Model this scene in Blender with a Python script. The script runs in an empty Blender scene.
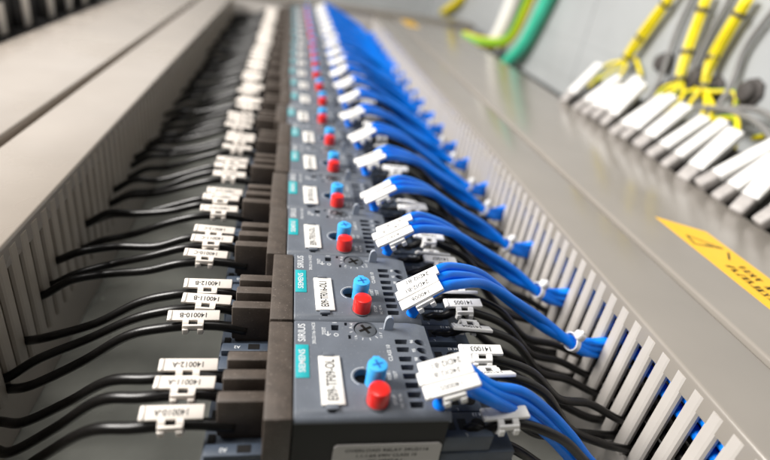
import bpy, bmesh, math, random
from mathutils import Vector, Matrix
S = 0.001                       # everything below is written in millimetres
PL = 85.0                       # depth of the mounting plate under the relay faces
R = random.Random(7)
scene = bpy.context.scene
C = scene.collection
PI = math.pi

# ---------------------------------------------------------------- materials
def mat(name, col, rough=.5, spec=.5, metal=0, noise=0, nscale=60, bump=0, bscale=400, rvar=0, trans=0, coat=0,
        dust=None, dscale=900, damt=.62):
    m = bpy.data.materials.new(name); m.use_nodes = True
    nt = m.node_tree; b = nt.nodes['Principled BSDF']
    b.inputs['Base Color'].default_value = (*col, 1)
    b.inputs['Roughness'].default_value = rough
    b.inputs['Metallic'].default_value = metal
    b.inputs['Specular IOR Level'].default_value = spec
    b.inputs['Transmission Weight'].default_value = trans
    b.inputs['Coat Weight'].default_value = coat
    tc = nt.nodes.new('ShaderNodeTexCoord')
    def nz(scale, detail=4):
        n = nt.nodes.new('ShaderNodeTexNoise'); n.inputs['Scale'].default_value = scale
        n.inputs['Detail'].default_value = detail
        nt.links.new(tc.outputs['Object'], n.inputs['Vector']); return n
    last = None
    if noise:
        n = nz(nscale); mx = nt.nodes.new('ShaderNodeMix'); mx.data_type = 'RGBA'
        mr = nt.nodes.new('ShaderNodeMapRange'); mr.inputs[1].default_value = .3; mr.inputs[2].default_value = .7
        nt.links.new(n.outputs['Fac'], mr.inputs[0]); nt.links.new(mr.outputs[0], mx.inputs[0])
        mx.inputs[6].default_value = (*[c*(1-noise) for c in col], 1)
        mx.inputs[7].default_value = (*[min(1, c*(1+noise)) for c in col], 1)
        nt.links.new(mx.outputs[2], b.inputs['Base Color']); last = mx.outputs[2]
    if dust:
        n = nz(dscale, 2); mr = nt.nodes.new('ShaderNodeMapRange'); mr.inputs[1].default_value = damt; mr.inputs[2].default_value = damt+.08
        mx = nt.nodes.new('ShaderNodeMix'); mx.data_type = 'RGBA'
        nt.links.new(n.outputs['Fac'], mr.inputs[0]); nt.links.new(mr.outputs[0], mx.inputs[0])
        mx.inputs[6].default_value = (*col, 1)
        if last: nt.links.new(last, mx.inputs[6])
        mx.inputs[7].default_value = (*dust, 1)
        nt.links.new(mx.outputs[2], b.inputs['Base Color'])
    if rvar:
        n = nz(nscale*.7); mr = nt.nodes.new('ShaderNodeMapRange')
        mr.inputs[1].default_value = .3; mr.inputs[2].default_value = .7
        mr.inputs[3].default_value = max(.02, rough-rvar); mr.inputs[4].default_value = rough+rvar
        nt.links.new(n.outputs['Fac'], mr.inputs[0]); nt.links.new(mr.outputs[0], b.inputs['Roughness'])
    if bump:
        n = nz(bscale, 3); bp = nt.nodes.new('ShaderNodeBump'); bp.inputs['Strength'].default_value = bump
        bp.inputs['Distance'].default_value = .0003
        nt.links.new(n.outputs['Fac'], bp.inputs['Height']); nt.links.new(bp.outputs[0], b.inputs['Normal'])
    return m
M = dict(
    grey=mat('relay_grey_plastic', (.128,.144,.172), .40, noise=.08, nscale=120, bump=.12, bscale=1500, dust=(.24,.25,.27), dscale=1400, damt=.66),
    black=mat('relay_black_plastic', (.006,.0055,.0055), .5, spec=.3, bump=.1, bscale=1500),
    brown=mat('shroud_dark_plastic', (.070,.055,.045), .52, noise=.2, nscale=200, bump=.25, bscale=1100, dust=(.17,.14,.12), dscale=1300, damt=.65),
    navy=mat('terminal_navy_plastic', (.050,.066,.094), .45, noise=.15, nscale=150, bump=.15, bscale=1200, dust=(.11,.12,.13), dscale=1300, damt=.68),
    teal=mat('teal_print', (.01,.36,.40), .5),
    white_print=mat('white_print', (.62,.64,.66), .6),
    black_print=mat('black_print', (.015,.015,.015), .6),
    paper=mat('tag_paper', (.80,.78,.74), .5, noise=.05, nscale=300),
    marker=mat('marker_white_plastic', (.86,.85,.83), .38, noise=.03, nscale=300),
    marker_l=mat('marker_ivory_plastic', (.78,.72,.66), .42, noise=.05, nscale=250),
    red=mat('red_button_plastic', (.72,.022,.018), .28, noise=.06, nscale=300, coat=.3),
    blue=mat('blue_button_plastic', (.05,.42,.90), .36, noise=.06, nscale=300),
    dial=mat('dial_plastic', (.085,.095,.11), .38),
    clear=mat('clear_tab_plastic', (.42,.46,.52), .25, trans=.15),
    nameplate=mat('side_plate_film', (.55,.53,.51), .45),
    cable_blue=mat('blue_cable_sheath', (.001,.215,1.0), .34, spec=.25, noise=.12, nscale=80, bump=.08, bscale=900),
    cable_black=mat('black_cable_sheath', (.0055,.005,.0048), .30, spec=.3, noise=.2, nscale=90, bump=.1, bscale=900),
    duct=mat('duct_light_pvc', (.48,.45,.42), .38, noise=.04, nscale=40, bump=.06, bscale=500),
    duct_l=mat('duct_pvc_dim_tint', (.40,.345,.285), .45, noise=.05, nscale=40, bump=.06, bscale=500),  # left copy of the duct plastic, warm dim light put into its colour
    lid=mat('lid_grey_pvc', (.265,.242,.214), .18, noise=.035, nscale=25, rvar=.05, bump=.03, bscale=300),
    lid_l=mat('lid_pvc_warm_tint', (.295,.258,.222), .25, noise=.04, nscale=25, rvar=.06, bump=.03, bscale=300),  # left lids, with the warm light of that side mixed into the colour
    plate=mat('zinc_plate', (.43,.435,.39), .30, metal=.3, noise=.25, nscale=22, rvar=.1),
    wall=mat('enclosure_grey_paint', (.40,.415,.42), .45, noise=.06, nscale=15, bump=.1, bscale=900),
    dark=mat('dark_steel_recess_shade', (.035,.033,.03), .6, noise=.2, nscale=40),
    tie=mat('nylon_tie', (.80,.80,.80), .35, trans=.15),
    yellow=mat('yellow_sheath', (.86,.70,.008), .42, noise=.08, nscale=90),
    green=mat('green_sheath', (.12,.42,.02), .42, noise=.08, nscale=90),
    teal_cable=mat('turquoise_sheath', (.06,.55,.36), .4, noise=.1, nscale=60),
    white_cable=mat('white_sheath', (.82,.82,.80), .4),
    grey_cable=mat('grey_sheath', (.22,.215,.21), .45, noise=.1, nscale=90),
    gland=mat('rubber_gland', (.07,.062,.058), .6, noise=.2, nscale=150),
    tape=mat('yellow_label_film', (.88,.50,.006), .4, noise=.03, nscale=100),
    cap=mat('terminal_cap_white', (.84,.83,.81), .4, noise=.04, nscale=120),
    term=mat('terminal_grey_plastic', (.40,.375,.36), .5, noise=.15, nscale=200),
    olive=mat('terminal_olive_plastic', (.16,.13,.02), .5, noise=.2, nscale=150),
    steel=mat('screw_steel', (.35,.35,.35), .35, metal=1),
)

# ---------------------------------------------------------------- mesh helpers
def box(bm, x0, x1, y0, y1, z0, z1, bev=0, rot=None, piv=None, mi=0, seg=2):
    r = bmesh.ops.create_cube(bm, size=1)
    vs = r['verts']
    for v in vs:
        v.co = Vector((x0+(v.co.x+.5)*(x1-x0), y0+(v.co.y+.5)*(y1-y0), z0+(v.co.z+.5)*(z1-z0)))
    fs = list({f for v in vs for f in v.link_faces})
    if bev:
        es = list({e for v in vs for e in v.link_edges})
        rr = bmesh.ops.bevel(bm, geom=es, offset=bev, segments=seg, affect='EDGES', profile=.5)
        fs = [f for f in rr['faces']] + [f for f in fs if f.is_valid]
        vs = list({v for f in fs for v in f.verts})
    if rot is not None:
        p = Vector(piv or ((x0+x1)/2, (y0+y1)/2, (z0+z1)/2))
        for v in vs: v.co = rot @ (v.co-p) + p
    for f in set(fs): f.material_index = mi
    return vs

def cyl(bm, x, y, z0, z1, r, n=28, r2=None, bev=0):
    r2 = r if r2 is None else r2
    prof = [(r, z0), (r2, z1)] if not bev else [(r, z0), (r2, z1-bev), (r2-bev*.3, z1-bev*.3), (r2-bev, z1)]
    rings = [[bm.verts.new((x+q*math.cos(2*PI*k/n), y+q*math.sin(2*PI*k/n), z)) for k in range(n)] for q, z in prof]
    for a, b in zip(rings, rings[1:]):
        for k in range(n): bm.faces.new((a[k], a[(k+1) % n], b[(k+1) % n], b[k]))
    bm.faces.new(rings[-1]); bm.faces.new(rings[0][::-1])
    return [v for q in rings for v in q]

def prism(bm, pts, a0, a1, axis='y', mi=0):
    """outline extruded along an axis; pts are (x,z) for y, (x,y) for z"""
    f = (lambda p, t: (p[0], t, p[1])) if axis == 'y' else (lambda p, t: (p[0], p[1], t))
    A = [bm.verts.new(f(p, a0)) for p in pts]; B = [bm.verts.new(f(p, a1)) for p in pts]
    n = len(pts)
    fs = [bm.faces.new((A[k], A[(k+1) % n], B[(k+1) % n], B[k])) for k in range(n)]
    fs += [bm.faces.new(A[::-1]), bm.faces.new(B)]
    for x in fs: x.material_index = mi

def catmull(P, n=8):
    P = [Vector(p) for p in P]; Q = [2*P[0]-P[1]] + P + [2*P[-1]-P[-2]]; out = []
    for i in range(1, len(Q)-2):
        a, b, c, d = Q[i-1:i+3]
        for k in range(n):
            t = k/n
            out.append(.5*((2*b)+(c-a)*t+(2*a-5*b+4*c-d)*t*t+(3*b-a-3*c+d)*t**3))
    out.append(P[-1]); return out

def tube(bm, path, r, n=10, stripe=None, smooth=8, twist=0):
    pts = catmull(path, smooth) if smooth else [Vector(p) for p in path]
    T = [(pts[min(i+1, len(pts)-1)]-pts[max(i-1, 0)]).normalized() for i in range(len(pts))]
    N = T[0].orthogonal().normalized(); rings = []
    for i, p in enumerate(pts):
        N = (N - T[i]*N.dot(T[i])).normalized(); B = T[i].cross(N)
        rr = r(i/(len(pts)-1)) if callable(r) else r
        rings.append([bm.verts.new(p+(N*math.cos(2*PI*k/n+twist*i)+B*math.sin(2*PI*k/n+twist*i))*rr) for k in range(n)])
    for a, b in zip(rings, rings[1:]):
        for k in range(n):
            f = bm.faces.new((a[k], a[(k+1) % n], b[(k+1) % n], b[k])); f.smooth = True
            if stripe and k in stripe: f.material_index = 1
    bm.faces.new(rings[0][::-1]); bm.faces.new(rings[-1])

def finish(bm, name, m, parent=None, off=(0, 0, 0), smooth=False, angle=35):
    bmesh.ops.recalc_face_normals(bm, faces=bm.faces)
    for v in bm.verts: v.co = (v.co + Vector(off))*S
    me = bpy.data.meshes.new(name); bm.to_mesh(me); bm.free()
    for x in (m if isinstance(m, (list, tuple)) else [m]): me.materials.append(x)
    if smooth:
        me.polygons.foreach_set('use_smooth', [True]*len(me.polygons))
        me.set_sharp_from_angle(angle=math.radians(angle))
    return link(me, name, parent)

def link(me, name, parent=None):
    o = bpy.data.objects.new(name, me); C.objects.link(o)
    if parent is not None: o.parent = parent
    return o

def tag(o, label=None, cat=None, group=None, kind=None):
    if label: o['label'] = label
    if cat: o['category'] = cat
    if group: o['group'] = group
    if kind: o['kind'] = kind
    return o

def empty(name, loc, label=None, cat=None, group=None, rot=(0, 0, 0)):
    o = bpy.data.objects.new(name, None); C.objects.link(o)
    o.empty_display_size = .005
    o.location = Vector(loc)*S; o.rotation_euler = rot
    return tag(o, label, cat, group)

def copy_tree(o, parent=None):
    c = o.copy(); C.objects.link(c)
    if parent is not None: c.parent = parent
    for ch in list(o.children): copy_tree(ch, c)
    return c

_tc = {}
def text_bm(items):
    """lettering: items of (text, size, x, y, z, angle[, stretch]) in mm; centred on the point"""
    bm = bmesh.new()
    for it in items:
        body, size, x, y, z, ang = it[:6]; st = it[6] if len(it) > 6 else 1
        if body not in _tc:
            cu = bpy.data.curves.new('lettering', 'FONT'); cu.body = body; cu.size = 1; cu.resolution_u = 3
            cu.align_x = 'CENTER'; cu.align_y = 'CENTER'; cu.offset = .012
            to = bpy.data.objects.new('lettering', cu); C.objects.link(to)
            dg = bpy.context.evaluated_depsgraph_get(); dg.update()
            me = bpy.data.meshes.new_from_object(to.evaluated_get(dg))
            bpy.data.objects.remove(to); bpy.data.curves.remove(cu); _tc[body] = me
        n0 = len(bm.verts); bm.from_mesh(_tc[body]); bm.verts.ensure_lookup_table()
        ca, sa = math.cos(ang), math.sin(ang)
        for v in bm.verts[n0:]:
            px, py = v.co.x*size*st, v.co.y*size
            v.co = Vector((x+px*ca-py*sa, y+px*sa+py*ca, z))
    return bm

def text_obj(items, name, m, parent, off=(0, 0, 0)):
    bm = text_bm(items)
    for v in bm.verts: v.co = (v.co + Vector(off))*S
    me = bpy.data.meshes.new(name); bm.to_mesh(me); bm.free(); me.materials.append(m)
    return link(me, name, parent)

ORD = ('first second third fourth fifth sixth seventh eighth ninth tenth eleventh twelfth thirteenth fourteenth fifteenth sixteenth '
       'seventeenth eighteenth nineteenth twentieth twenty-first twenty-second').split()

# ---------------------------------------------------------------- relay positions (left front corner of the grey face)
NREL = 21
RX = [7.6, 7.5, 4.3, 3.9, 4.9, 5.0, 2.0]
RY = [105.6, 151.3, 195.9, 239.6, 286.2, 331.4, 376.4]
while len(RX) < NREL:
    RX.append(R.choice([2.6, 3.4, 4.2, 2.2])); RY.append(RY[-1] + (47.2 if len(RX) in (8, 13) else 45.2))
NAMES = ['E09-TF09-OL', 'E09-TF016-OL1', 'E09-TF015-OL1', 'E09-TF012-OL', 'E09-TF011-OL', 'E09-TF010-OL', 'E09-TF008-OL', 'E09-TF007-OL',
         'E09-TF006-OL', 'E09-TF005-OL', 'E09-TF004-OL', 'E09-TF003-OL']

# ---------------------------------------------------------------- the overload relay
UP = PI/2
def face_plate_mesh():
    bm = bmesh.new()
    # side profile of the slab in (y,z): the near and far edges roll over
    prof = [(.25, -3.1), (.25, -2.3), (.9, -1.1), (2.4, -.15), (3.6, 0), (43.6, 0), (44.5, -.5), (44.75, -1.2), (44.75, -3.1)]
    xs = [(0, .35), (.35, 0), (42.5, 0), (46.5, .35), (49.6, 1.3)]
    rows = [[bm.verts.new((x, y, z-(d if z > -3 else 0))) for y, z in prof] for x, d in xs]
    n = len(prof)
    for a, b in zip(rows, rows[1:]):
        for k in range(n): bm.faces.new((a[k], a[(k+1) % n], b[(k+1) % n], b[k]))
    bm.faces.new(rows[0]); bm.faces.new(rows[-1][::-1])
    bmesh.ops.recalc_face_normals(bm, faces=bm.faces)
    me = bpy.data.meshes.new('slab'); bm.to_mesh(me); bm.free()
    slab = link(me, 'slab')
    cut = bmesh.new()
    for k in range(8):                                                   # the double row of test slots
        y = 4.3 + k*4.05 + (.7 if k > 5 else 0)
        box(cut, 36.1-.0, 40.9, y-1.25, y+1.25, -6, 3, .35)
    for k in range(8):                                                   # oval wire entries
        y = 3.6 + k*4.25
        for q in [0]:
            for v in cyl(cut, 0, 0, -6, 3, 1.7, 18):
                v.co = Vector((45.6+v.co.x*1.25, y+v.co.y*.9+v.co.x*-.22, v.co.z))
    cyl(cut, 26, 40.0, -6, 3, 4.45, 32)                                   # dial well
    cyl(cut, 22.6, 16.4, -6, 3, 3.3, 28)                                 # reset well
    box(cut, 13.3, 16.1, 39.0, 42.0, -6, 3)                                # TEST window
    box(cut, 18.3, 19.4, 43.0-1.2, 44.0-.5, -2, 3); box(cut, 19.2, 20.3, 34.6, 36.6, -2, 3)
    box(cut, 9.4, 13.2, 25.6, 27.6, -2, 3); box(cut, 10.3, 12.6, 1.9, 3.4, -2, 3)
    bmesh.ops.recalc_face_normals(cut, faces=cut.faces)
    mc = bpy.data.meshes.new('cut'); cut.to_mesh(mc); cut.free(); co = link(mc, 'cut')
    md = slab.modifiers.new('b', 'BOOLEAN'); md.operation = 'DIFFERENCE'; md.solver = 'EXACT'; md.object = co; md.use_self = True
    dg = bpy.context.evaluated_depsgraph_get(); dg.update()
    out = bpy.data.meshes.new_from_object(slab.evaluated_get(dg))
    bpy.data.objects.remove(slab); bpy.data.objects.remove(co)
    out.materials.clear()
    return out

def make_relay():
    Z = (0, 0, PL)
    root = empty('overload_relay', (0, 0, 0))
    bm = bmesh.new()                                                      # black carcass down to the mounting plate
    box(bm, -.1, 49.2, .6, 44.4, -PL+.5, -2.9, .3)
    finish(bm, 'housing', M['black'], root, Z)
    me = face_plate_mesh(); bm = bmesh.new(); bm.from_mesh(me)
    fp = finish(bm, 'face_plate', M['grey'], root, Z, True, 30)
    # dark shroud column with three fins on the left
    bm = bmesh.new()
    box(bm, -8.9, -.35, .2, 44.8, -26, -.9, .7)
    finish(bm, 'terminal_shroud', M['brown'], root, Z, True)
    for k, y in enumerate((11.4, 20.8, 29.3)):
        bm = bmesh.new()
        box(bm, -23.2+(.7 if k else 0)+(.5 if k == 2 else 0), -8.6, y-2.3, y+2.3, -13.5 if k else -19, -3.2, .7)
        box(bm, -22.0, -8.6, y-2.0, y+2.0, -20, -12.5)
        finish(bm, 'shroud_fin', M['brown'], root, Z, True)
    bm = bmesh.new()                                                      # navy terminal base on the left
    box(bm, -27, -8.2, .5, 44.5, -PL+.5, -20, .6)
    box(bm, -26.2, -8.6, .9, 5.4, -20.5, -17.4, .5); box(bm, -26.2, -8.6, 37.2, 44.0, -20.5, -17.4, .5)
    tb = finish(bm, 'terminal_base', M['navy'], root, Z, True)
    bm = bmesh.new()
    for y in (3.2, 40.2):
        box(bm, -16.4, -12.2, y-1.4, y+1.4, -17.5, -17.2, .05)
    for y in (9, 18.6, 27.5): box(bm, -25.8, -23.6, y-1.8, y+1.8, -20.1, -19.7)
    finish(bm, 'screw_hole', M['black'], tb, Z)
    text_obj([('A1', 2.0, -20.5, 40.5, -17.36, PI), ('A2', 2.0, -20.5, 3, -17.36, PI), ('L1', 1.8, -10.3, 40.5, -17.36, PI)], 'printed_marking', M['white_print'], tb, Z)
    # teal brand plate
    bm = bmesh.new(); box(bm, .4, 4.9, 15.7, 31.2, -.5, .22, .12)
    bp = finish(bm, 'brand_plate', M['teal'], root, Z, True)
    text_obj([('SIEMENS', 3.1, 2.65, 23.4, .27, UP, .93)], 'lettering', M['white_print'], bp, Z)
    # printing on the grey face
    text_obj([('SIRIUS', 3.7, 2.7, 37.6, .05, UP, .95), ('3RU2116-1HC0', 1.75, 6.9, 37.4, .05, UP, 1.0),
              ('TEST', 1.9, 10.6, 38.6, .05, UP), ('\u2190', 3.4, 12.0, 37.2, .05, UP),
              ('O', 2.4, 15.0, 36.6, .05, UP), ('I', 2.4, 14.8, 43.3, .05, UP),
              ('H', 1.8, 21.0, 42.6, .05, UP), ('A', 1.8, 20.6, 40.7, .05, UP),
              ('CLASS 10', 2.0, 33.2, 27.6, .05, UP), ('RESET', 1.7, 31.4, 17.0, .05, UP), ('TEST', 1.7, 33.6, 17.0, .05, UP),
              ('STOP', 1.7, 31.6, 6.4, .05, UP), ('NC 95 96', 1.4, 33.6, 6.0, .05, UP),
              ('96', 1.8, 42.4, 33.6, .02, UP), ('95', 1.8, 42.4, 29.0, .02, UP), ('98', 1.8, 42.4, 24.6, .02, UP), ('97', 1.8, 42.4, 11.5, .02, UP),
              ('1.1', 1.4, 22.0, 35.2, .05, UP), ('1.6', 1.4, 31.4, 36.0, .05, UP)], 'printed_marking', M['white_print'], fp, Z)
    bm = bmesh.new()                                                      # setting ticks round the dial
    for k in range(7):
        a = math.radians(200+k*27); rot = Matrix.Rotation(a, 3, 'Z')
        box(bm, 26+5.3, 26+6.5, 40.3-.13, 40.3+.13, .03, .06, 0, rot, (26, 40.3, .04))
    for r0 in (5.4,):
        for k in range(10):
            a = math.radians(90+k*16); rot = Matrix.Rotation(a, 3, 'Z')
            box(bm, 22.6+3.9, 22.6+4.15, 16.4-.5, 16.4+.5, .03, .06, 0, rot, (22.6, 16.4, .04))
    finish(bm, 'scale_marking', M['white_print'], fp, Z)
    # adjustment dial
    bm = bmesh.new(); cyl(bm, 26, 40.0, -2.9, -.25, 4.1, 32, bev=.5)
    di = finish(bm, 'adjustment_dial', M['dial'], root, Z, True)
    bm = bmesh.new()
    for a in (.5, .5+PI/2):
        box(bm, 23.4, 28.6, 39.75, 40.85, -.4, -.17, 0, Matrix.Rotation(a, 3, 'Z'))
    finish(bm, 'cross_slot', M['black'], di, Z)
    # upright clear tab
    bm = bmesh.new()
    prism(bm, [(x, z) for x, z in ((32.9, -.5), (36.2, -.5), (36.3, 3.6), (35.8, 5.2), (34.9, 6.0), (34.0, 5.9), (33.3, 5.1), (33.0, 3.6))], 39.6, 41.0)
    finish(bm, 'cover_tab', M['clear'], root, Z, True, 40)
    # reset button with a cross slot on top
    bm = bmesh.new()
    cyl(bm, 25.9, 13.6, -3, 6.0, 3.15, 28); cyl(bm, 25.9, 13.6, 5.2, 8.4, 3.3, 28, bev=.6)
    box(bm, 24.6, 27.2, 15.0, 17.6, 3.6, 8.2, .5)
    rb = finish(bm, 'reset_button', M['blue'], root, Z, True)
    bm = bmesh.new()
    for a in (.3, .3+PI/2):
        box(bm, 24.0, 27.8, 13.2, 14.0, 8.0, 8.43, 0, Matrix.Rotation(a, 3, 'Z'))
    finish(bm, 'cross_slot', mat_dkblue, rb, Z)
    # stop button
    bm = bmesh.new(); cyl(bm, 25.8, 5.8, -.6, .15, 4.0, 30)
    finish(bm, 'button_collar', M['dial'], root, Z, True)
    bm = bmesh.new(); cyl(bm, 25.8, 5.8, -2, 6.0, 3.5, 32, bev=.8)
    finish(bm, 'stop_button', M['red'], root, Z, True)
    # name tag in its holder
    bm = bmesh.new(); box(bm, 8.1, 15.4, 4.1, 25.2, .1, .75, .15, Matrix.Rotation(.02, 3, 'Z'))
    nt = finish(bm, 'name_tag', M['paper'], root, Z, True)
    bm = bmesh.new(); box(bm, 9.6, 13.4, 2.4, 4.3, -.4, .9, .2); finish(bm, 'tag_holder', M['grey'], root, Z, True)
    bm = bmesh.new(); box(bm, 9.4, 13.2, 24.9, 26.4, -.4, 1.3, .2); finish(bm, 'tag_holder', M['grey'], root, Z, True)
    text_obj([('E09', 4, 0, 0, 0, 0)], 'tag_lettering', M['black_print'], nt, Z)
    # navy terminal block on the right, in steps, with square test holes
    bm = bmesh.new()
    box(bm, 49.3, 76, .4, 44.6, -PL+.5, -19, .6); box(bm, 49.3, 88, .8, 44.2, -PL+.5, -44, .8)
    for k in range(4):
        y0 = .6 + k*11
        box(bm, 49.4, 66.5, y0+.25, y0+10.6, -19, -11.5-(k % 2)*.5, .5)
    rb2 = finish(bm, 'terminal_block', M['navy'], root, Z, True)
    bm = bmesh.new()
    for k in range(4):
        y0 = .6 + k*11; zt = -11.5-(k % 2)*.5
        box(bm, 51.2, 54.0, y0+3.0, y0+7.6, zt-.2, zt+.06, .02); box(bm, 55.2, 58.2, y0+3.0, y0+7.6, zt-.2, zt+.06, .02)
        box(bm, 66.3, 66.75, y0+2.6, y0+8.2, -18, -13.5); 
        cyl(bm, 62.3, y0+5.3, zt-.2, zt+.06, 2.5, 20)
    finish(bm, 'terminal_hole', M['black'], rb2, Z)
    text_obj([(t, 1.9, 63.5, .6+k*11+9.3, -11.4-(k % 2)*.5, PI) for k, t in enumerate(('14 13', '22 21', '32 31', '44 43'))] +
             [('L', 1.6, 57, 1.6+k*11, -11.4-(k % 2)*.5, PI) for k in range(4)], 'printed_marking', M['white_print'], rb2, Z)
    return root

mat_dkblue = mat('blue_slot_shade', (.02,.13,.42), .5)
proto = make_relay()
relays = []
for i in range(NREL):
    r = proto if i == 0 else copy_tree(proto)
    r.location = Vector((RX[i], RY[i], -PL))*S
    relays.append(r)
for i, r in enumerate(relays):
    nt = [c for c in r.children if c.name.startswith('name_tag')][0]
    tl = [c for c in nt.children if c.name.startswith('tag_lettering')][0]
    nt.location = Vector((R.uniform(-.3, .3), R.uniform(-.5, .5), 0))*S if i else Vector()
    nm = NAMES[i] if i < len(NAMES) else 'E09-TF%03d-OL' % (i+9)
    bm = text_bm([(nm, 4.6 if len(nm) < 12 else 4.2, 11.85, 14.5, .82, UP+.02, .70 if len(nm) < 12 else .62)])
    for v in bm.verts: v.co = (v.co+Vector((0, 0, PL)))*S
    me = bpy.data.meshes.new('tag_lettering'); bm.to_mesh(me); bm.free(); me.materials.append(M['black_print']); tl.data = me
    if i < 4: lab = 'grey overload relay with white name tag reading %s, %s from the near end' % (nm, ORD[i])
    else: lab = 'grey overload relay with red and blue buttons, %s from the near end of the row' % ORD[i]
    tag(r, lab, 'relay', 'overload relays side by side in one row')
# only the nearest relay shows its flank and the data plate on it
bm = bmesh.new()
prism(bm, [(20.6+dx, z) for dx, z in ((1.2, -13.2), (34.6, -13.2), (35.6, -14.2), (36.2, -30), (0, -30), (.2, -14.2))], -.02, .62)
for v in bm.verts: v.co.x -= RX[0]
dp = finish(bm, 'data_plate', M['nameplate'], relays[0], (0, 0, PL), True)
bm = text_bm([('OVERLOAD RELAY 3RU2116', 2.0, 0, 0, 0, 0, 1.1), ('1.1-1.6A 690V CLASS 10', 2.0, 0, -2.6, 0, 0, 1.0), ('IEC 60947-4-1', 2.0, 0, -5.2, 0, 0, 1)])
for v in bm.verts: v.co = Vector((38.2-RX[0]+v.co.x, -.08, v.co.y-15.7+PL))*S
me = bpy.data.meshes.new('lettering'); bm.to_mesh(me); bm.free(); me.materials.append(M['black_print']); link(me, 'lettering', dp)

# ---------------------------------------------------------------- wire markers
def marker_mesh_plate(bm, L, side, tilt, po=2.0):
    rot = Matrix.Rotation(tilt*side, 3, 'X')
    box(bm, -L/2, L/2, side*po-2.4, side*po+2.4, 2.1, 3.5, .35, rot, (0, side*po, 2.8))
    box(bm, -L/2+.8, -L/2+1.6, side*po-2.1, side*po+2.1, 3.4, 3.75, .1, rot, (0, side*po, 2.8))
def marker_mesh_clip(bm, side):
    for x in (-2.7, 2.7):
        pts_o = []; pts_i = []
        for k in range(13):
            a = math.radians(70 + k*20) if side > 0 else math.radians(110 - k*20)
            pts_o.append((math.cos(a)*3.0, math.sin(a)*3.0)); pts_i.append((math.cos(a)*2.05, math.sin(a)*2.05))
        P = pts_o + pts_i[::-1]
        A = [bm.verts.new((x-1.1, p[0], p[1])) for p in P]; B = [bm.verts.new((x+1.1, p[0], p[1])) for p in P]
        n = len(P)
        for k in range(n): bm.faces.new((A[k], A[(k+1) % n], B[(k+1) % n], B[k]))
        for q in range(12):
            bm.faces.new((A[q], A[q+1], A[n-2-q], A[n-1-q])); bm.faces.new((B[q+1], B[q], B[n-1-q], B[n-2-q]))
        box(bm, x-1.0, x+1.0, -side*3.1-.6, -side*3.1+.6, -1.6, .8, .25)
    box(bm, -3.6, 3.6, -side*2.5-.5, -side*2.5+.5, .2, 2.2, .2)
_mk = {}
def marker_meshes(key, L, side, tilt, m):
    if key not in _mk:
        bm = bmesh.new(); marker_mesh_plate(bm, L, side, tilt, .3 if key == 'C' else 2.0); a = finish(bm, 'plate', m, None, smooth=True)
        bm = bmesh.new(); marker_mesh_clip(bm, side); b = finish(bm, 'clip', m, None, smooth=True)
        bm = bmesh.new(); marker_mesh_plate(bm, L, side, tilt, .3 if key == 'C' else 2.0); marker_mesh_clip(bm, side); c = finish(bm, 'wire_marker', m, None, smooth=True)
        _mk[key] = (a.data, b.data, c.data)
        for o in (a, b, c): bpy.data.objects.remove(o)
    return _mk[key]
def marker(key, L, side, tilt, m, loc, rot, txt, label, group, detailed=True, tsize=3.3):
    a, b, c = marker_meshes(key, L, side, tilt, m)
    if not detailed:
        o = link(c, 'wire_marker'); o.location = Vector(loc)*S; o.rotation_euler = rot
        return tag(o, label, 'wire marker', group)
    r = empty('wire_marker', loc, label, 'wire marker', group, rot)
    p = link(a, 'plate', r); link(b, 'clip', r)
    if txt:
        bm = text_bm([(txt, tsize, 0, 0, 0, PI, .88)])
        rm = Matrix.Rotation(tilt*side, 3, 'X'); piv = Vector((0, side*(.3 if key == 'C' else 2.0), 2.8))
        for v in bm.verts: v.co = (rm @ Vector((v.co.x, v.co.y, .76)) + piv)*S
        me = bpy.data.meshes.new('printed_number'); bm.to_mesh(me); bm.free(); me.materials.append(M['black_print'])
        link(me, 'printed_number', p)
    return r

def slot(y, left=False):
    o = 22.9+7.7+1.15 if left else 22.6+6.8+1.6          # middle of the nearest slot of the duct wall
    return o + 10*round((y-o)/10)
def wire(name, path, r, m, label, cat, group=None, n=10, **kw):
    o0 = Vector(path[0]); bm = bmesh.new()
    tube(bm, [Vector(p)-o0 for p in path], r, n, **kw)
    o = finish(bm, name, m, None); o.location = o0*S
    return tag(o, label, cat, group)

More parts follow.
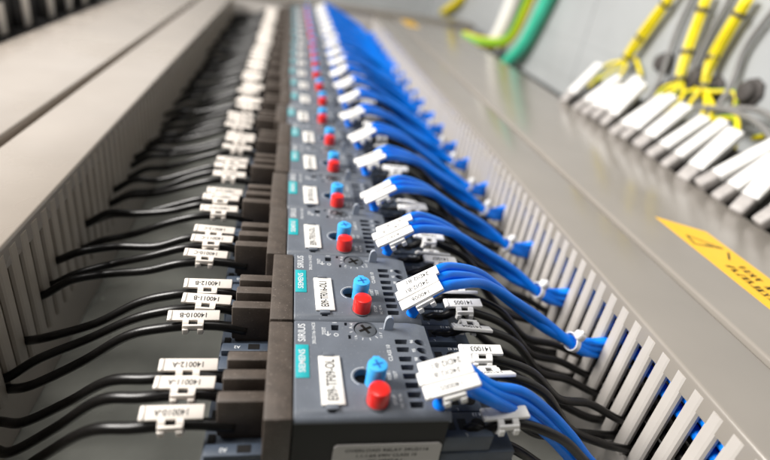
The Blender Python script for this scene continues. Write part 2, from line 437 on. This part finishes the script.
POS3 = ('nearest', 'middle', 'farthest')
LET = 'ABCDEFGHIJKLMNOPQRSTU'
for i in range(NREL):
    x0, y0 = RX[i], RY[i]; near = i < 7
    # ---- left: three black wires with markers running down to the left duct
    for k, ly in enumerate((10.2, 19.8, 28.8)):
        y = y0+ly+R.uniform(-.5, .5); xx = x0-7.6; zt = -12+R.uniform(-.6, .6)-(1.5 if k == 0 else 0)
        dy = R.uniform(9, 17) + (10 if i == 0 else 0) - (6 if i in (1, 2) else 0); dz = R.uniform(-6, 5)
        zd = -66 if i < 1 else -50 if i == 1 else -40
        zd += dz - (k-1)*-3; ys = slot(y+dy, True); wob = R.uniform(-2.5, 2.5)
        path = [(xx-10, y, -15), (xx-19, y, zt-.2), (xx-28, y, zt), (xx-40, y+.6, zt-2), (xx-55, y+2.5+dy*.15, zt-9), (xx-74, y+5+dy*.45+wob, (zt-9+zd)/2+1+dz*.2),
                (-93, y+dy*.8, zd+8), (-106, ys, zd), (-118, ys+1, zd-2), (-130, ys+4, zd-3)]
        wire('black_wire', path, 2.0, M['cable_black'], 'black wire left of the %s relay from the front, %s of its three' % (ORD[i], POS3[k]),
             'wire', 'black wires between the relays and the left duct')
        txt = '1400%d-%s' % (10+k, LET[i])
        lab = ('ivory wire marker printed %s, clipped on a black wire on the left' % txt) if i < 4 else \
              'ivory wire marker left of the %s relay from the front, %s of its three' % (ORD[i], POS3[k])
        mx = xx-27.6 + R.uniform(-1.6, 1.2) - (k == 0)*.8
        marker('L', 19, 1, math.radians(14), M['marker_l'], (mx, y, zt+.1), (R.uniform(-.08, .08), R.uniform(-.03, .05), R.uniform(-.06, .06)),
               txt, lab, 'ivory markers on the left black wires', near, 3.0)
    # ---- right: black wires from the navy terminals, markers on them
    for k, ly in enumerate((6.0, 17.0, 28.0) if i else (5.0, 24.0, 32.5)):
        y = y0+ly+R.uniform(-1.5, 1.5); xx = x0-7.6; zt = -8+R.uniform(-1, 1)
        if i == 0 and k == 0: zt -= 3
        dy = R.uniform(-6, 6); zd = R.uniform(-56, -42); ys = slot(y+dy)
        path = [(xx+62.3, y, -15), (xx+67, y, -12), (xx+72, y, zt-3), (xx+78, y, zt), (xx+88, y+.5, zt-1.5), (xx+104, y+dy*.3, zt-9), (xx+122, y+dy*.6, (zt-9+zd)/2-2), (140, y+dy, zd+7), (156, ys, zd), (163, ys, zd-1), (174, ys+3, zd-3)]
        wire('black_wire', path, 1.85, M['cable_black'], 'black wire under the blue wires of the %s relay from front, %s of three' % (ORD[i], POS3[k]),
             'wire', 'black wires between the relays and the right duct')
        num = '1410%02d' % (1+i*3+k)
        side = -1 if (i+k) % 2 else 1
        if i == 1 and k == 0: side = -1
        lab = ('white wire marker printed %s, clipped on a black wire on the right' % num) if i < 4 else \
              'white marker low on the right of the %s relay from front, %s of three' % (ORD[i], POS3[k])
        marker('B%d' % side, 17, side, math.radians(32 if side < 0 else 6), M['marker'], (xx+79.5+R.uniform(-2.5, 1.5), y, zt), (R.uniform(-.1, .25), R.uniform(-.06, .1), R.uniform(-.08, .10)),
               None if (i == 0 and k == 0) else num, lab, 'white markers on the right black wires', near, 3.3)
    for k, ly in enumerate((12.0, 36.0)):
        y = y0+ly+R.uniform(-3, 3); xx = x0-7.6; ys = slot(y+R.uniform(-16, 10)); zd = R.uniform(-62, -54)
        path = [(xx+73, y, -28), (xx+80, y, -28), (xx+92, y+R.uniform(-4, 4), -32), (xx+112, y+R.uniform(-7, 7), -46), (138, (y+ys)/2, zd+3), (154, ys, zd), (172, ys, zd)]
        wire('black_wire', path, 2.0, M['cable_black'], 'low unmarked black wire right of the %s relay from the front, %s of two' % (ORD[i], ('nearer', 'farther')[k]),
             'wire', 'black wires between the relays and the right duct')
    # ---- blue wires with the white marker cluster
    nb = 3
    pitch = math.radians(-(17 if i == 0 else 34 if i == 1 else 30+R.uniform(-5, 5)))
    dyb = R.uniform(4, 11)
    for k in range(nb):
        ly = (4.2, 8.4, 12.6)[k]; xx = x0-7.6
        y = y0+ly; zc = (6.5 if i == 0 else 8.5)
        sp = R.uniform(-2.0, 2.0); zz = R.uniform(-3, 3) - k*1.5
        yb = y0+10+dyb
        ys = slot(yb+2); hop = (-4.0 if i == 0 else 3.5)+k*1.2
        path = [(xx+52.8, y, -3), (xx+54, y+.2, 1.2), (xx+57.5, y+.5, zc-1.0), (xx+64, y+3+k*.6, zc+hop*.6-(1 if i == 0 else 0)), (xx+73, y+8+k, zc+hop*.5-1), (xx+90, (y+yb)/2+11+k, 2.5+zz*.5+k), (xx+108, (y+yb)/2+12+k, -7+zz),
                (127, yb+5-k*.5, -19+zz), (144, yb+(k-1)*1.9, -30+k*.8), (152, (yb+ys)/2+(k-1)*1.0, -33.5+k*2.5), (158, ys, -35+k*4), (163, ys, -36+k*4), (174, ys-5, -37+k*4)]
        if i == 0:
            ys0 = slot(104)
            q = k-1; path = path[:4] + [(74, 115.5+q*2.5, -1.5+q), (87, 117+q*2, -8+q*3.2), (101, 117+q*1.5, -19+q*3.6), (112, 115+q, -29+q*3.8), (123, 111+q, -40+q*3.8), (140, 106.5, -52+q*4), (152, ys0, -58+q*4), (158, ys0, -59+q*4), (170, ys0, -60+q*4)]
        wire('blue_wire', path, 2.2, M['cable_blue'], 'blue wire arching right from the %s relay from the front, %s of its %s' %
             (ORD[i], POS3[k] if nb == 3 else POS3[k*2], 'three' if nb == 3 else 'pair'), 'wire', 'blue wires arching to the right duct')
        r = relays[i]
    nmk = 3 if i < 3 else 2
    for k in range(nmk):
        txt = ('14000%d' % (5+i) if i < 5 else '1400%02d' % (5+i)) if k == 0 else '24DI2-B1'
        lab = ('white marker printed %s on blue wires of the %s relay from front' % (txt, ORD[i]) + ('' if k == 0 else (', middle of cluster' if k == 1 and nmk == 3 else ', farthest of cluster'))) if i < 4 else \
              'white marker on blue wires of the %s relay from front, %s of its pair' % (ORD[i], ('nearest', 'farthest')[min(k, 1)])
        yaw = math.radians((4, 2, 4)[k] if i == 0 else (5, 3, 1)[k]) if i < 3 else R.uniform(-.02, .12)
        if i == 0 and k == 2: rx = .35
        else: rx = math.radians(4)
        marker('C', 18, 1, 0, M['marker'], (x0-7.6+56.2+((0, -.6, .2) if i == 0 else (0, -1.6, .6))[k]+(1.2 if i else 0)+R.uniform(-.6, .6), y0+3.9+k*4.8, (5.6 if i == 0 else 6.4)+k*.6), (rx, pitch+R.uniform(-.03, .03), yaw),
               txt, lab, 'white markers clustered on the blue wires', near, 3.0)
    # ---- a cable tie round the bunch at the duct
    if 0 < i < 14:
        yb = y0+10+dyb
        t = empty('cable_tie', (141, yb+.2, -27.5), 'white cable tie round the blue wires of the %s relay from the front' % ORD[i], 'cable tie', 'white cable ties on the blue wires',
                  (0, math.radians(25), R.uniform(-.2, .2)))
        bm = bmesh.new(); n = 28; rr = []
        for q in range(n):
            a = 2*PI*q/n
            for dx, dr in ((-1.2, 0), (1.2, 0), (1.2, .7), (-1.2, .7)):
                rr.append(bm.verts.new((dx, math.cos(a)*(4.9+dr), math.sin(a)*(3.5+dr))))
        for q in range(n):
            for c in range(4):
                bm.faces.new((rr[q*4+c], rr[q*4+(c+1) % 4], rr[((q+1) % n)*4+(c+1) % 4], rr[((q+1) % n)*4+c]))
        finish(bm, 'strap', M['tie'], t, smooth=True)
        bm = bmesh.new(); sg = R.choice((1, 1, -.6))
        box(bm, -2.3, 2.3, 1.2*sg-2.5, 1.2*sg+2.5, 3.0, 7.2, 1.3, None, None, 0, 3); box(bm, -.7, .7, 1.2*sg-1, 1.2*sg+1, 6.6, 8.0, .25)
        finish(bm, 'tie_head', M['tie'], t, smooth=True)

# ---------------------------------------------------------------- ducts
Y0, Y1 = 20, 1072
def finger_wall(bm, x, sgn, ystart, zlow, W=6.8):
    """slotted side wall at x; sgn = side the outside faces"""
    t = 1.6
    xa, xb = (x, x+t) if sgn < 0 else (x-t, x)
    box(bm, xa, xb, Y0, Y1, -PL+.3, zlow)
    y = ystart
    while y+W < Y1:
        j = R.uniform(-.12, .12)
        # a rounded tooth, its outer face bulging a little
        xo = x + sgn*1.5
        sec = [(xa if sgn < 0 else xb, y+j), (x+sgn*1.1, y+.7+j), (xo, y+2.0+j), (xo, y+W-2.0+j), (x+sgn*1.1, y+W-.7+j), (xa if sgn < 0 else xb, y+W+j), (xb if sgn < 0 else xa, y+W-.2+j), (xb if sgn < 0 else xa, y+.2+j)]
        A = [bm.verts.new((p[0], p[1], zlow-.5)) for p in sec]; B = [bm.verts.new((p[0], p[1], -3)) for p in sec]
        n = len(sec)
        for k in range(n): bm.faces.new((A[k], A[(k+1) % n], B[(k+1) % n], B[k]))
        bm.faces.new(A[::-1]); bm.faces.new(B)
        y += 10
def lid_profile(x0, x1, zt, lip):
    r = 1.6; o = []
    for k in range(6):
        a = PI - k*PI/10; o.append((x0+r+math.cos(a)*r, zt-r+math.sin(a)*r))
    for k in range(6):
        a = PI/2 - k*PI/10; o.append((x1-r+math.cos(a)*r, zt-r+math.sin(a)*r))
    o += [(x1, zt-lip), (x1-1.5, zt-lip), (x1-1.5, zt-1.8), (x0+1.5, zt-1.8), (x0+1.5, zt-lip), (x0, zt-lip)]
    return o
def duct(x0, x1, wall_in, sgn, label, ml, mw, ystart, lip=10.0, open_side=True, zt=0, y0=None, y1=None):
    a, b = (y0 if y0 is not None else Y0), (y1 if y1 is not None else Y1)
    d = empty('wire_duct', ((x0+x1)/2, a, -PL), label, 'wire duct', 'slotted wire ducts')
    off = (-(x0+x1)/2, -a, PL)
    bm = bmesh.new()
    box(bm, x0+3, x1-3, a, b, -PL+.2, -PL+2)
    if open_side:
        finger_wall(bm, wall_in, sgn, ystart, -60, 6.8 if sgn < 0 else 7.7)
        xo = x1-2.5 if sgn < 0 else x0+2.5
        box(bm, xo-.8, xo+.8, a, b, -PL+.3, -3)
        nm = 'slotted_trough'
    else:
        box(bm, x0+2, x0+3.6, a, b, -PL+.3, -3+zt); box(bm, x1-3.6, x1-2, a, b, -PL+.3, -3+zt); nm = 'trough'
    finish(bm, nm, mw, d, off)
    bm = bmesh.new(); prism(bm, lid_profile(x0, x1, zt, lip), a-.5, b+.5)
    finish(bm, 'lid', ml, d, off, True, 50)
    return d
duct(157, 197.2, 158.2, -1, 'light grey slotted wire duct just right of the blue wires', M['lid'], M['duct'], 22.6)
duct(-148.5, -105, -106.2, 1, 'warm-tinted slotted wire duct just left of the black wires', M['lid_l'], M['duct_l'], 22.9)
duct(198.6, 306, 0, 1, 'wide grey closed duct carrying the yellow warning label', M['lid'], M['duct'], 0, 8, False, 2.0)
duct(-246, -154.5, 0, 1, 'wide warm-tinted closed duct at the far left edge', M['lid_l'], M['duct_l'], 0, 8, False)
# the cross duct at the far end of the panel
d = empty('wire_duct', (120, 1082, -PL), 'light grey duct lying crosswise at the far end of the row', 'wire duct', 'slotted wire ducts')
bm = bmesh.new(); box(bm, -400, 250, 4, 56, 0.3, PL+4)
finish(bm, 'trough', M['duct'], d)
bm = bmesh.new(); box(bm, -402, 252, 1.5, 58.5, PL-2, PL+8, 1.6)
finish(bm, 'lid', M['lid'], d, smooth=True)

# right duct wires seen through its slots; extra black ones added to darken gaps
for q, (x, z, m, nm) in enumerate(sorted(((162.6, -14, 'cable_blue', 'blue_wire'), (163.0, -19.5, 'cable_blue', 'blue_wire'), (164.5, -27, 'cable_black', 'black_wire'),
                                   (167.5, -12.5, 'cable_blue', 'blue_wire'), (163.2, -36, 'cable_black', 'black_wire'), (163, -45, 'cable_black', 'black_wire'), (168, -22, 'cable_black', 'black_wire'),
 (169, -30, 'cable_black', 'black_wire'), (168, -38, 'cable_black', 'black_wire'), (170, -46, 'cable_black', 'black_wire'), (164, -53, 'cable_black', 'black_wire'), (170, -55, 'cable_black', 'black_wire')), key=lambda t: -t[1])):
    path = [(x+R.uniform(-.8, .8), y, z+R.uniform(-2.5, 2.5)) for y in range(40, 1060, 60)]
    wire(nm, path, 2.6, M[m], '%s wire lying lengthwise inside the right slotted duct, %s from its lid' % (m.split('_')[1], ORD[q]), 'wire', 'wires lying inside the right duct', 8, smooth=4)

# ---------------------------------------------------------------- mounting plate, walls
def struct(name, bm, m): return tag(finish(bm, name, m), kind='structure')
bm = bmesh.new(); box(bm, -420, 400, -40, 1400, -PL-3, -PL)
struct('mounting_plate', bm, M['plate'])
bm = bmesh.new(); box(bm, 400, 404, -40, 1600, -6, 400, .8)
box(bm, 400.5, 401, -40, 1600, -PL, -6)
for z in (46,): box(bm, 399.2, 400.1, -40, 1600, z, z+.9)
for y in (330, 700, 1050): box(bm, 399.0, 400.1, y, y+1.0, -5, 399)
struct('enclosure_wall_right', bm, M['wall'])
bm = bmesh.new(); box(bm, -600, 400, 1600, 1604, -PL, 260)
struct('enclosure_wall_back', bm, M['wall'])
bm = bmesh.new(); box(bm, -424, -420, -40, 1600, -PL, 90)
struct('enclosure_wall_left', bm, M['dark'])
bm = bmesh.new(); box(bm, 340, 400, 20, 1400, -PL+1, -30)  # dark block standing in for the shade in the gap below the wall
struct('terminal_recess_shade', bm, M['dark'])

# pencilled mark on the plate by the near left wires
bm = text_bm([('(87)', 13, -66, 124, -PL+.08, .25)])
for v in bm.verts: v.co *= S
me = bpy.data.meshes.new('pencil_mark'); bm.to_mesh(me); bm.free(); me.materials.append(M['black_print'])
tag(link(me, 'pencil_mark'), 'dark handwritten mark on the bare plate below the left black wires', 'mark')

# ---------------------------------------------------------------- warning label on the wide right duct
wl = empty('warning_label', (242, 162, 2.0), 'yellow warning label with black print on the wide right duct lid', 'label')
bm = bmesh.new()
prism(bm, [(-12, -150), (12.5, -150), (12.5, 76), (-12, 92)], .05, .3, 'z')
finish(bm, 'film', M['tape'], wl)
bm = bmesh.new()
def stroke(x0, y0, x1, y1, w=1.0):
    v = Vector((x1-x0, y1-y0, 0)); n = Vector((-v.y, v.x, 0)).normalized()*w/2
    vs = [bm.verts.new((x0+s*n.x+(v.x if e else 0), y0+s*n.y+(v.y if e else 0), .36)) for e, s in ((0, -1), (0, 1), (1, 1), (1, -1))]
    bm.faces.new(vs)
for a, b in (((-8, 60), (8, 56)), ((8, 56), (-6, 70)), ((-6, 70), (-8, 60)), ((-1, 60), (3, 58)), ((8, 52), (2, 44))): stroke(*a, *b, 1.2)
finish(bm, 'warning_triangle', M['black_print'], wl)
bm = bmesh.new()
for row, xc in enumerate((3.6, -3.6)):
    y = 38
    while y > -140:
        wl_ = R.uniform(2.2, 3.2)
        for _ in range(R.choice((2, 3))):
            a, b = R.uniform(-3, 3), R.uniform(-3, 3)
            stroke(xc-2.3, y-R.uniform(0, wl_), xc+2.3, y-R.uniform(0, wl_), .75)
        stroke(xc+R.choice((-2.1, 2.1, 0)), y, xc+R.choice((-2.1, 2.1, 0)), y-wl_, .75)
        y -= wl_+.9
        if R.random() < .14: y -= 4
finish(bm, 'illegible_print', M['black_print'], wl)

wl2 = empty('warning_label', (219, 1010, 2.0), 'small yellow label at the far end of the right duct lid', 'label')
bm = bmesh.new(); prism(bm, [(-11, -40), (11, -40), (11, 40), (-11, 40)], .05, .3, 'z'); finish(bm, 'film', M['tape'], wl2)
bm = bmesh.new()
for q in range(9): stroke(-6, -30+q*6, 6, -27+q*6, 1.2)
finish(bm, 'illegible_print', M['black_print'], wl2)

# ---------------------------------------------------------------- terminal blocks with white slanted caps along the right wall
by = [535, 504, 486, 467, 449, 429, 411, 390, 369.5, 349, 326.5, 308, 289, 271, 251, 233]
for i, y in enumerate(by):
    t = empty('terminal_block', (309, y, -PL), 'grey terminal block with a white slanted cap, %s from the far end of its row' % ORD[i], 'terminal block', 'terminal blocks along the right wall')
    w = 12.0 + R.uniform(-1.5, 2.5); th = R.uniform(-.18, .34); dz = R.uniform(-2, 2)
    bm = bmesh.new()
    prism(bm, [(2, 0), (34, 0), (34, PL+28+dz), (31, PL+30+dz), (2, PL-3+dz)], -w/2+.6, w/2-.6)
    finish(bm, 'body', M['dark'], t)
    L = R.uniform(40, 56)
    rot = Matrix.Rotation(th, 3, 'Z') @ Matrix.Rotation(-math.radians(48+R.uniform(-5, 5)), 3, 'Y')
    base = Vector((-1.5, 0, PL+3.5+dz))
    bm = bmesh.new(); box(bm, -4, 10.5, -w/2+.9, w/2-.9, -2.5, 6.2, 2.0, rot, (0, 0, 0), 0, 3)
    for v in bm.verts: v.co += base
    finish(bm, 'front_face', M['term'], t, smooth=True)
    bm = bmesh.new()
    box(bm, 9.5, L, -w/2+.4, w/2-.4, -1, 5.4, .9, rot, (0, 0, 0)); box(bm, 13, L-5, -w/2+1.6, w/2-1.6, 5.2, 6.1, .4, rot, (0, 0, 0))
    for v in bm.verts: v.co += base
    finish(bm, 'marker_cap', M['cap'], t, smooth=True)
# the olive rail the blocks stand against
bm = bmesh.new(); box(bm, 307, 310.5, 60, 1040, -PL+.5, -12, .5)
tag(finish(bm, 'terminal_rail', M['olive']), 'dark olive rail under the white capped terminal blocks', 'rail')

# ---------------------------------------------------------------- yellow green earth cables and glands on the wall
YG = [M['yellow'], M['green']]
def yg(path, r, label, group='yellow green earth wires', stripe=(0, 1, 5)):
    return wire('earth_wire', path, r, YG, label, 'wire', group, 10, stripe=stripe, twist=.05)
def bundle(top, mid, low, ends, word):
    n = 5
    for k in range(n):
        a = 2*PI*k/n; ox, oy = math.cos(a)*2.6, math.sin(a)*3.2
        e = ends[k % len(ends)]
        path = [(top[0]+ox, top[1]+oy, top[2]), (mid[0]+ox*1.1+R.uniform(-1, 1), mid[1]+oy*1.3+R.uniform(-1.5, 1.5), mid[2]+R.uniform(-4, 4)), (low[0]+ox*.8, low[1]+oy*.8, low[2]),
                ((low[0]+e[0])/2+4, (low[1]+e[1])/2+oy*4.5, (low[2]+e[2])/2+8), e]
        yg(path, 2.1, 'yellow green earth wire in the %s bundle on the right wall, %s of five' % (word, ORD[k]), stripe=(7,) if k % 2 else (2, 3))
    for q, f in enumerate((.15, .55, .97)):
        p = Vector(top).lerp(Vector(mid), f/.55) if f < .55 else Vector(mid).lerp(Vector(low), (f-.55)/.45)
        d = (Vector(mid)-Vector(top)) if f < .55 else (Vector(low)-Vector(mid))
        bm = bmesh.new(); m_ = 24; vs = []
        for k in range(m_):
            a = 2*PI*k/m_
            for dx, dr in ((-1.6, 0), (1.6, 0), (1.6, .9), (-1.6, .9)): vs.append(bm.verts.new((math.cos(a)*(4.9+dr), math.sin(a)*(5.6+dr), dx)))
        for k in range(m_):
            for c in range(4): bm.faces.new((vs[k*4+c], vs[k*4+(c+1) % 4], vs[((k+1) % m_)*4+(c+1) % 4], vs[((k+1) % m_)*4+c]))
        box(bm, -7.2, -5.1, -1.6, 1.6, -2, 2, .3)
        o = finish(bm, 'cable_tie', M['gland'], smooth=True); o.location = p*S
        o.rotation_euler = d.to_track_quat('Z', 'Y').to_euler()
        tag(o, 'dark cable tie on the %s yellow green bundle, %s from top' % (word, ORD[q]), 'cable tie', 'dark cable ties on the earth bundles')
bundle((388, 535, 128), (388, 563, 76), (386, 572, 50), [(372, 611, 12), (362, 588, 6), (394, 545, 38), (368, 600, 8), (360, 572, 4)], 'farthest')
bundle((388, 486, 130), (388, 481, 76), (384, 470, 50), [(366, 480, 8), (364, 470, 6), (394, 447, 40), (362, 476, 6), (366, 462, 8)], 'middle')
bundle((388, 436, 132), (388, 446, 78), (384, 436, 52), [(364, 400, 8), (370, 445, 14), (360, 418, 4), (394, 402, 44), (366, 408, 6)], 'nearest')
# earth wires looping between the terminals
yg([(340, 330, 24), (352, 350, 42), (372, 380, 40), (380, 415, 26), (366, 440, 10)], 2.6, 'yellow green wire looping low over the white capped blocks')
yg([(344, 262, 20), (356, 290, 40), (376, 330, 44), (384, 360, 30)], 2.6, 'yellow green wire looping at the right edge over the blocks')
yg([(346, 220, 24), (360, 250, 46), (384, 286, 62), (394, 320, 60)], 2.8, 'yellow green wire curving up to the wall at the right edge')
for q, (y, z) in enumerate(((520, 58), (463, 56), (440, 52), (398, 60), (497, 34))):
    g = empty('cable_gland', (399.6, y, z), 'dark round cable gland on the right wall, %s' % ('far one beside the farthest bundle', 'between the farthest and middle bundles', 'just behind the nearest bundle', 'rightmost of the row', 'low one under the farthest gland')[q], 'cable gland', 'dark cable glands on the right wall', (0, -PI/2, 0))
    bm = bmesh.new(); cyl(bm, 0, 0, 0, 4, 12.5, 8, bev=1.2); finish(bm, 'nut', M['gland'], g, smooth=True)
    bm = bmesh.new(); cyl(bm, 0, 0, 4, 11, 9.2, 24, 8.4, bev=1.6); finish(bm, 'dome', M['gland'], g, smooth=True)
for q, p in enumerate(([(393, 512, 135), (392, 514, 90), (388, 505, 45), (376, 500, 10)], [(393, 462, 135), (394, 470, 90), (390, 468, 50), (380, 460, 10)],
                       [(393, 405, 140), (393, 420, 95), (391, 415, 60), (378, 410, 14)], [(350, 300, 36), (362, 340, 46), (374, 390, 44), (376, 440, 30), (370, 470, 12)],
                       [(348, 276, 34), (360, 316, 50), (378, 366, 52), (382, 420, 36)])):
    wire('grey_cable', p, 2.6, M['grey_cable'], 'thin grey cable on the right wall behind the earth bundles, %s of five' % ORD[q], 'cable', 'grey cables on the right wall')
# the thick cables entering further back
wire('white_cable', [(386, 940, 140), (386, 955, 72), (380, 968, 10), (372, 985, -20)], 13, M['white_cable'], 'thick white cable rising up the far right wall', 'cable', n=16)
wire('earth_cable', [(380, 845, 140), (380, 872, 82), (376, 905, 14), (350, 950, -4), (318, 985, -3)], 9, YG, 'thick yellow green earth cable bending at the far wall', 'cable', n=16, stripe=(0, 1, 2))
wire('turquoise_cable', [(386, 800, 140), (386, 819, 88), (384, 857, 14), (378, 900, -30)], 11, M['teal_cable'], 'thick turquoise cable beside the white one on the far right wall', 'cable', n=16)
wire('far_earth_wire', [(392, 1270, 80), (390, 1290, 36), (386, 1400, -8)], 10, M['yellow'], 'yellow wire at the far corner behind the crosswise duct', 'wire', n=12)

# ---------------------------------------------------------------- devices beyond the left duct
for q, y in enumerate((520, 575, 628, 690, 745, 800, 860)):
    t = empty('circuit_breaker', (-285, y, -PL), 'dark circuit breaker with pale strip beyond left duct, %s from the front' % ORD[q], 'circuit breaker', 'dark breakers beyond the left duct')
    bm = bmesh.new(); box(bm, -30, 30, -22, 22, .4, PL-6, 1.5); box(bm, -14, 14, -21, 21, PL-8, PL+26, 1.5)
    finish(bm, 'body', M['black'], t, smooth=True)
    bm = bmesh.new(); box(bm, 13.5, 16, -7, 6, PL-7, PL+22, .4); finish(bm, 'label_strip', M['marker_l'], t, smooth=True)
    bm = bmesh.new(); box(bm, -4, 4, -9, 9, PL+25, PL+31, 1); finish(bm, 'toggle', M['dark'], t, smooth=True)

# ---------------------------------------------------------------- light
w = bpy.data.worlds.new('World'); scene.world = w; w.use_nodes = True
bg = w.node_tree.nodes['Background']; bg.inputs[0].default_value = (1.0, .96, .92, 1); bg.inputs[1].default_value = .085
def area(name, loc, target, sx, sy, power, col):
    l = bpy.data.lights.new(name, 'AREA'); l.shape = 'RECTANGLE'; l.size = sx; l.size_y = sy; l.energy = power; l.color = col
    o = bpy.data.objects.new(name, l); C.objects.link(o); o.location = loc
    o.rotation_euler = (Vector(target)-Vector(loc)).to_track_quat('-Z', 'Y').to_euler(); return o
area('ceiling_lamp', (-1.1, .38, .80), (.12, .32, 0), .8, .45, 46, (1, .965, .92))
area('added_lid_fill', (-1.2, 2.5, .85), (-.1, .5, 0), 2.2, .8, 9, (1, .97, .93))  # added unseen lamp, gives the left lids a broad bright reflection

area('added_plate_fill', (-.22, .30, 1.4), (-.05, .33, 0), .6, .6, 8, (1, .97, .93))  # added fill from above, lifts the bare plate left of the relays

# ---------------------------------------------------------------- camera
cd = bpy.data.cameras.new('camera'); cam = bpy.data.objects.new('camera', cd); C.objects.link(cam)
f = 515.0
a = Vector((296-385, -(-72-230), -f)); bx = 225-385
b = Vector((bx, -(a.x*bx+f*f)/a.y, -f))
Yv = a.normalized(); Zv = -b.normalized(); Xv = Yv.cross(Zv)
m3 = Matrix((Xv, Yv, Zv))
cam.matrix_world = Matrix.Translation((0, 0, .12469)) @ m3.to_4x4()
cd.sensor_width = 36; cd.lens = f/770*36; cd.clip_start = .004; cd.clip_end = 20
cd.dof.use_dof = True; cd.dof.focus_distance = .205; cd.dof.aperture_fstop = 4.9; cd.dof.aperture_blades = 0
scene.camera = cam
vs = scene.view_settings; vs.view_transform = 'Standard'; vs.look = 'None'; vs.exposure = 0; vs.gamma = 1
scene.render.engine = 'CYCLES'; scene.cycles.max_bounces = 8
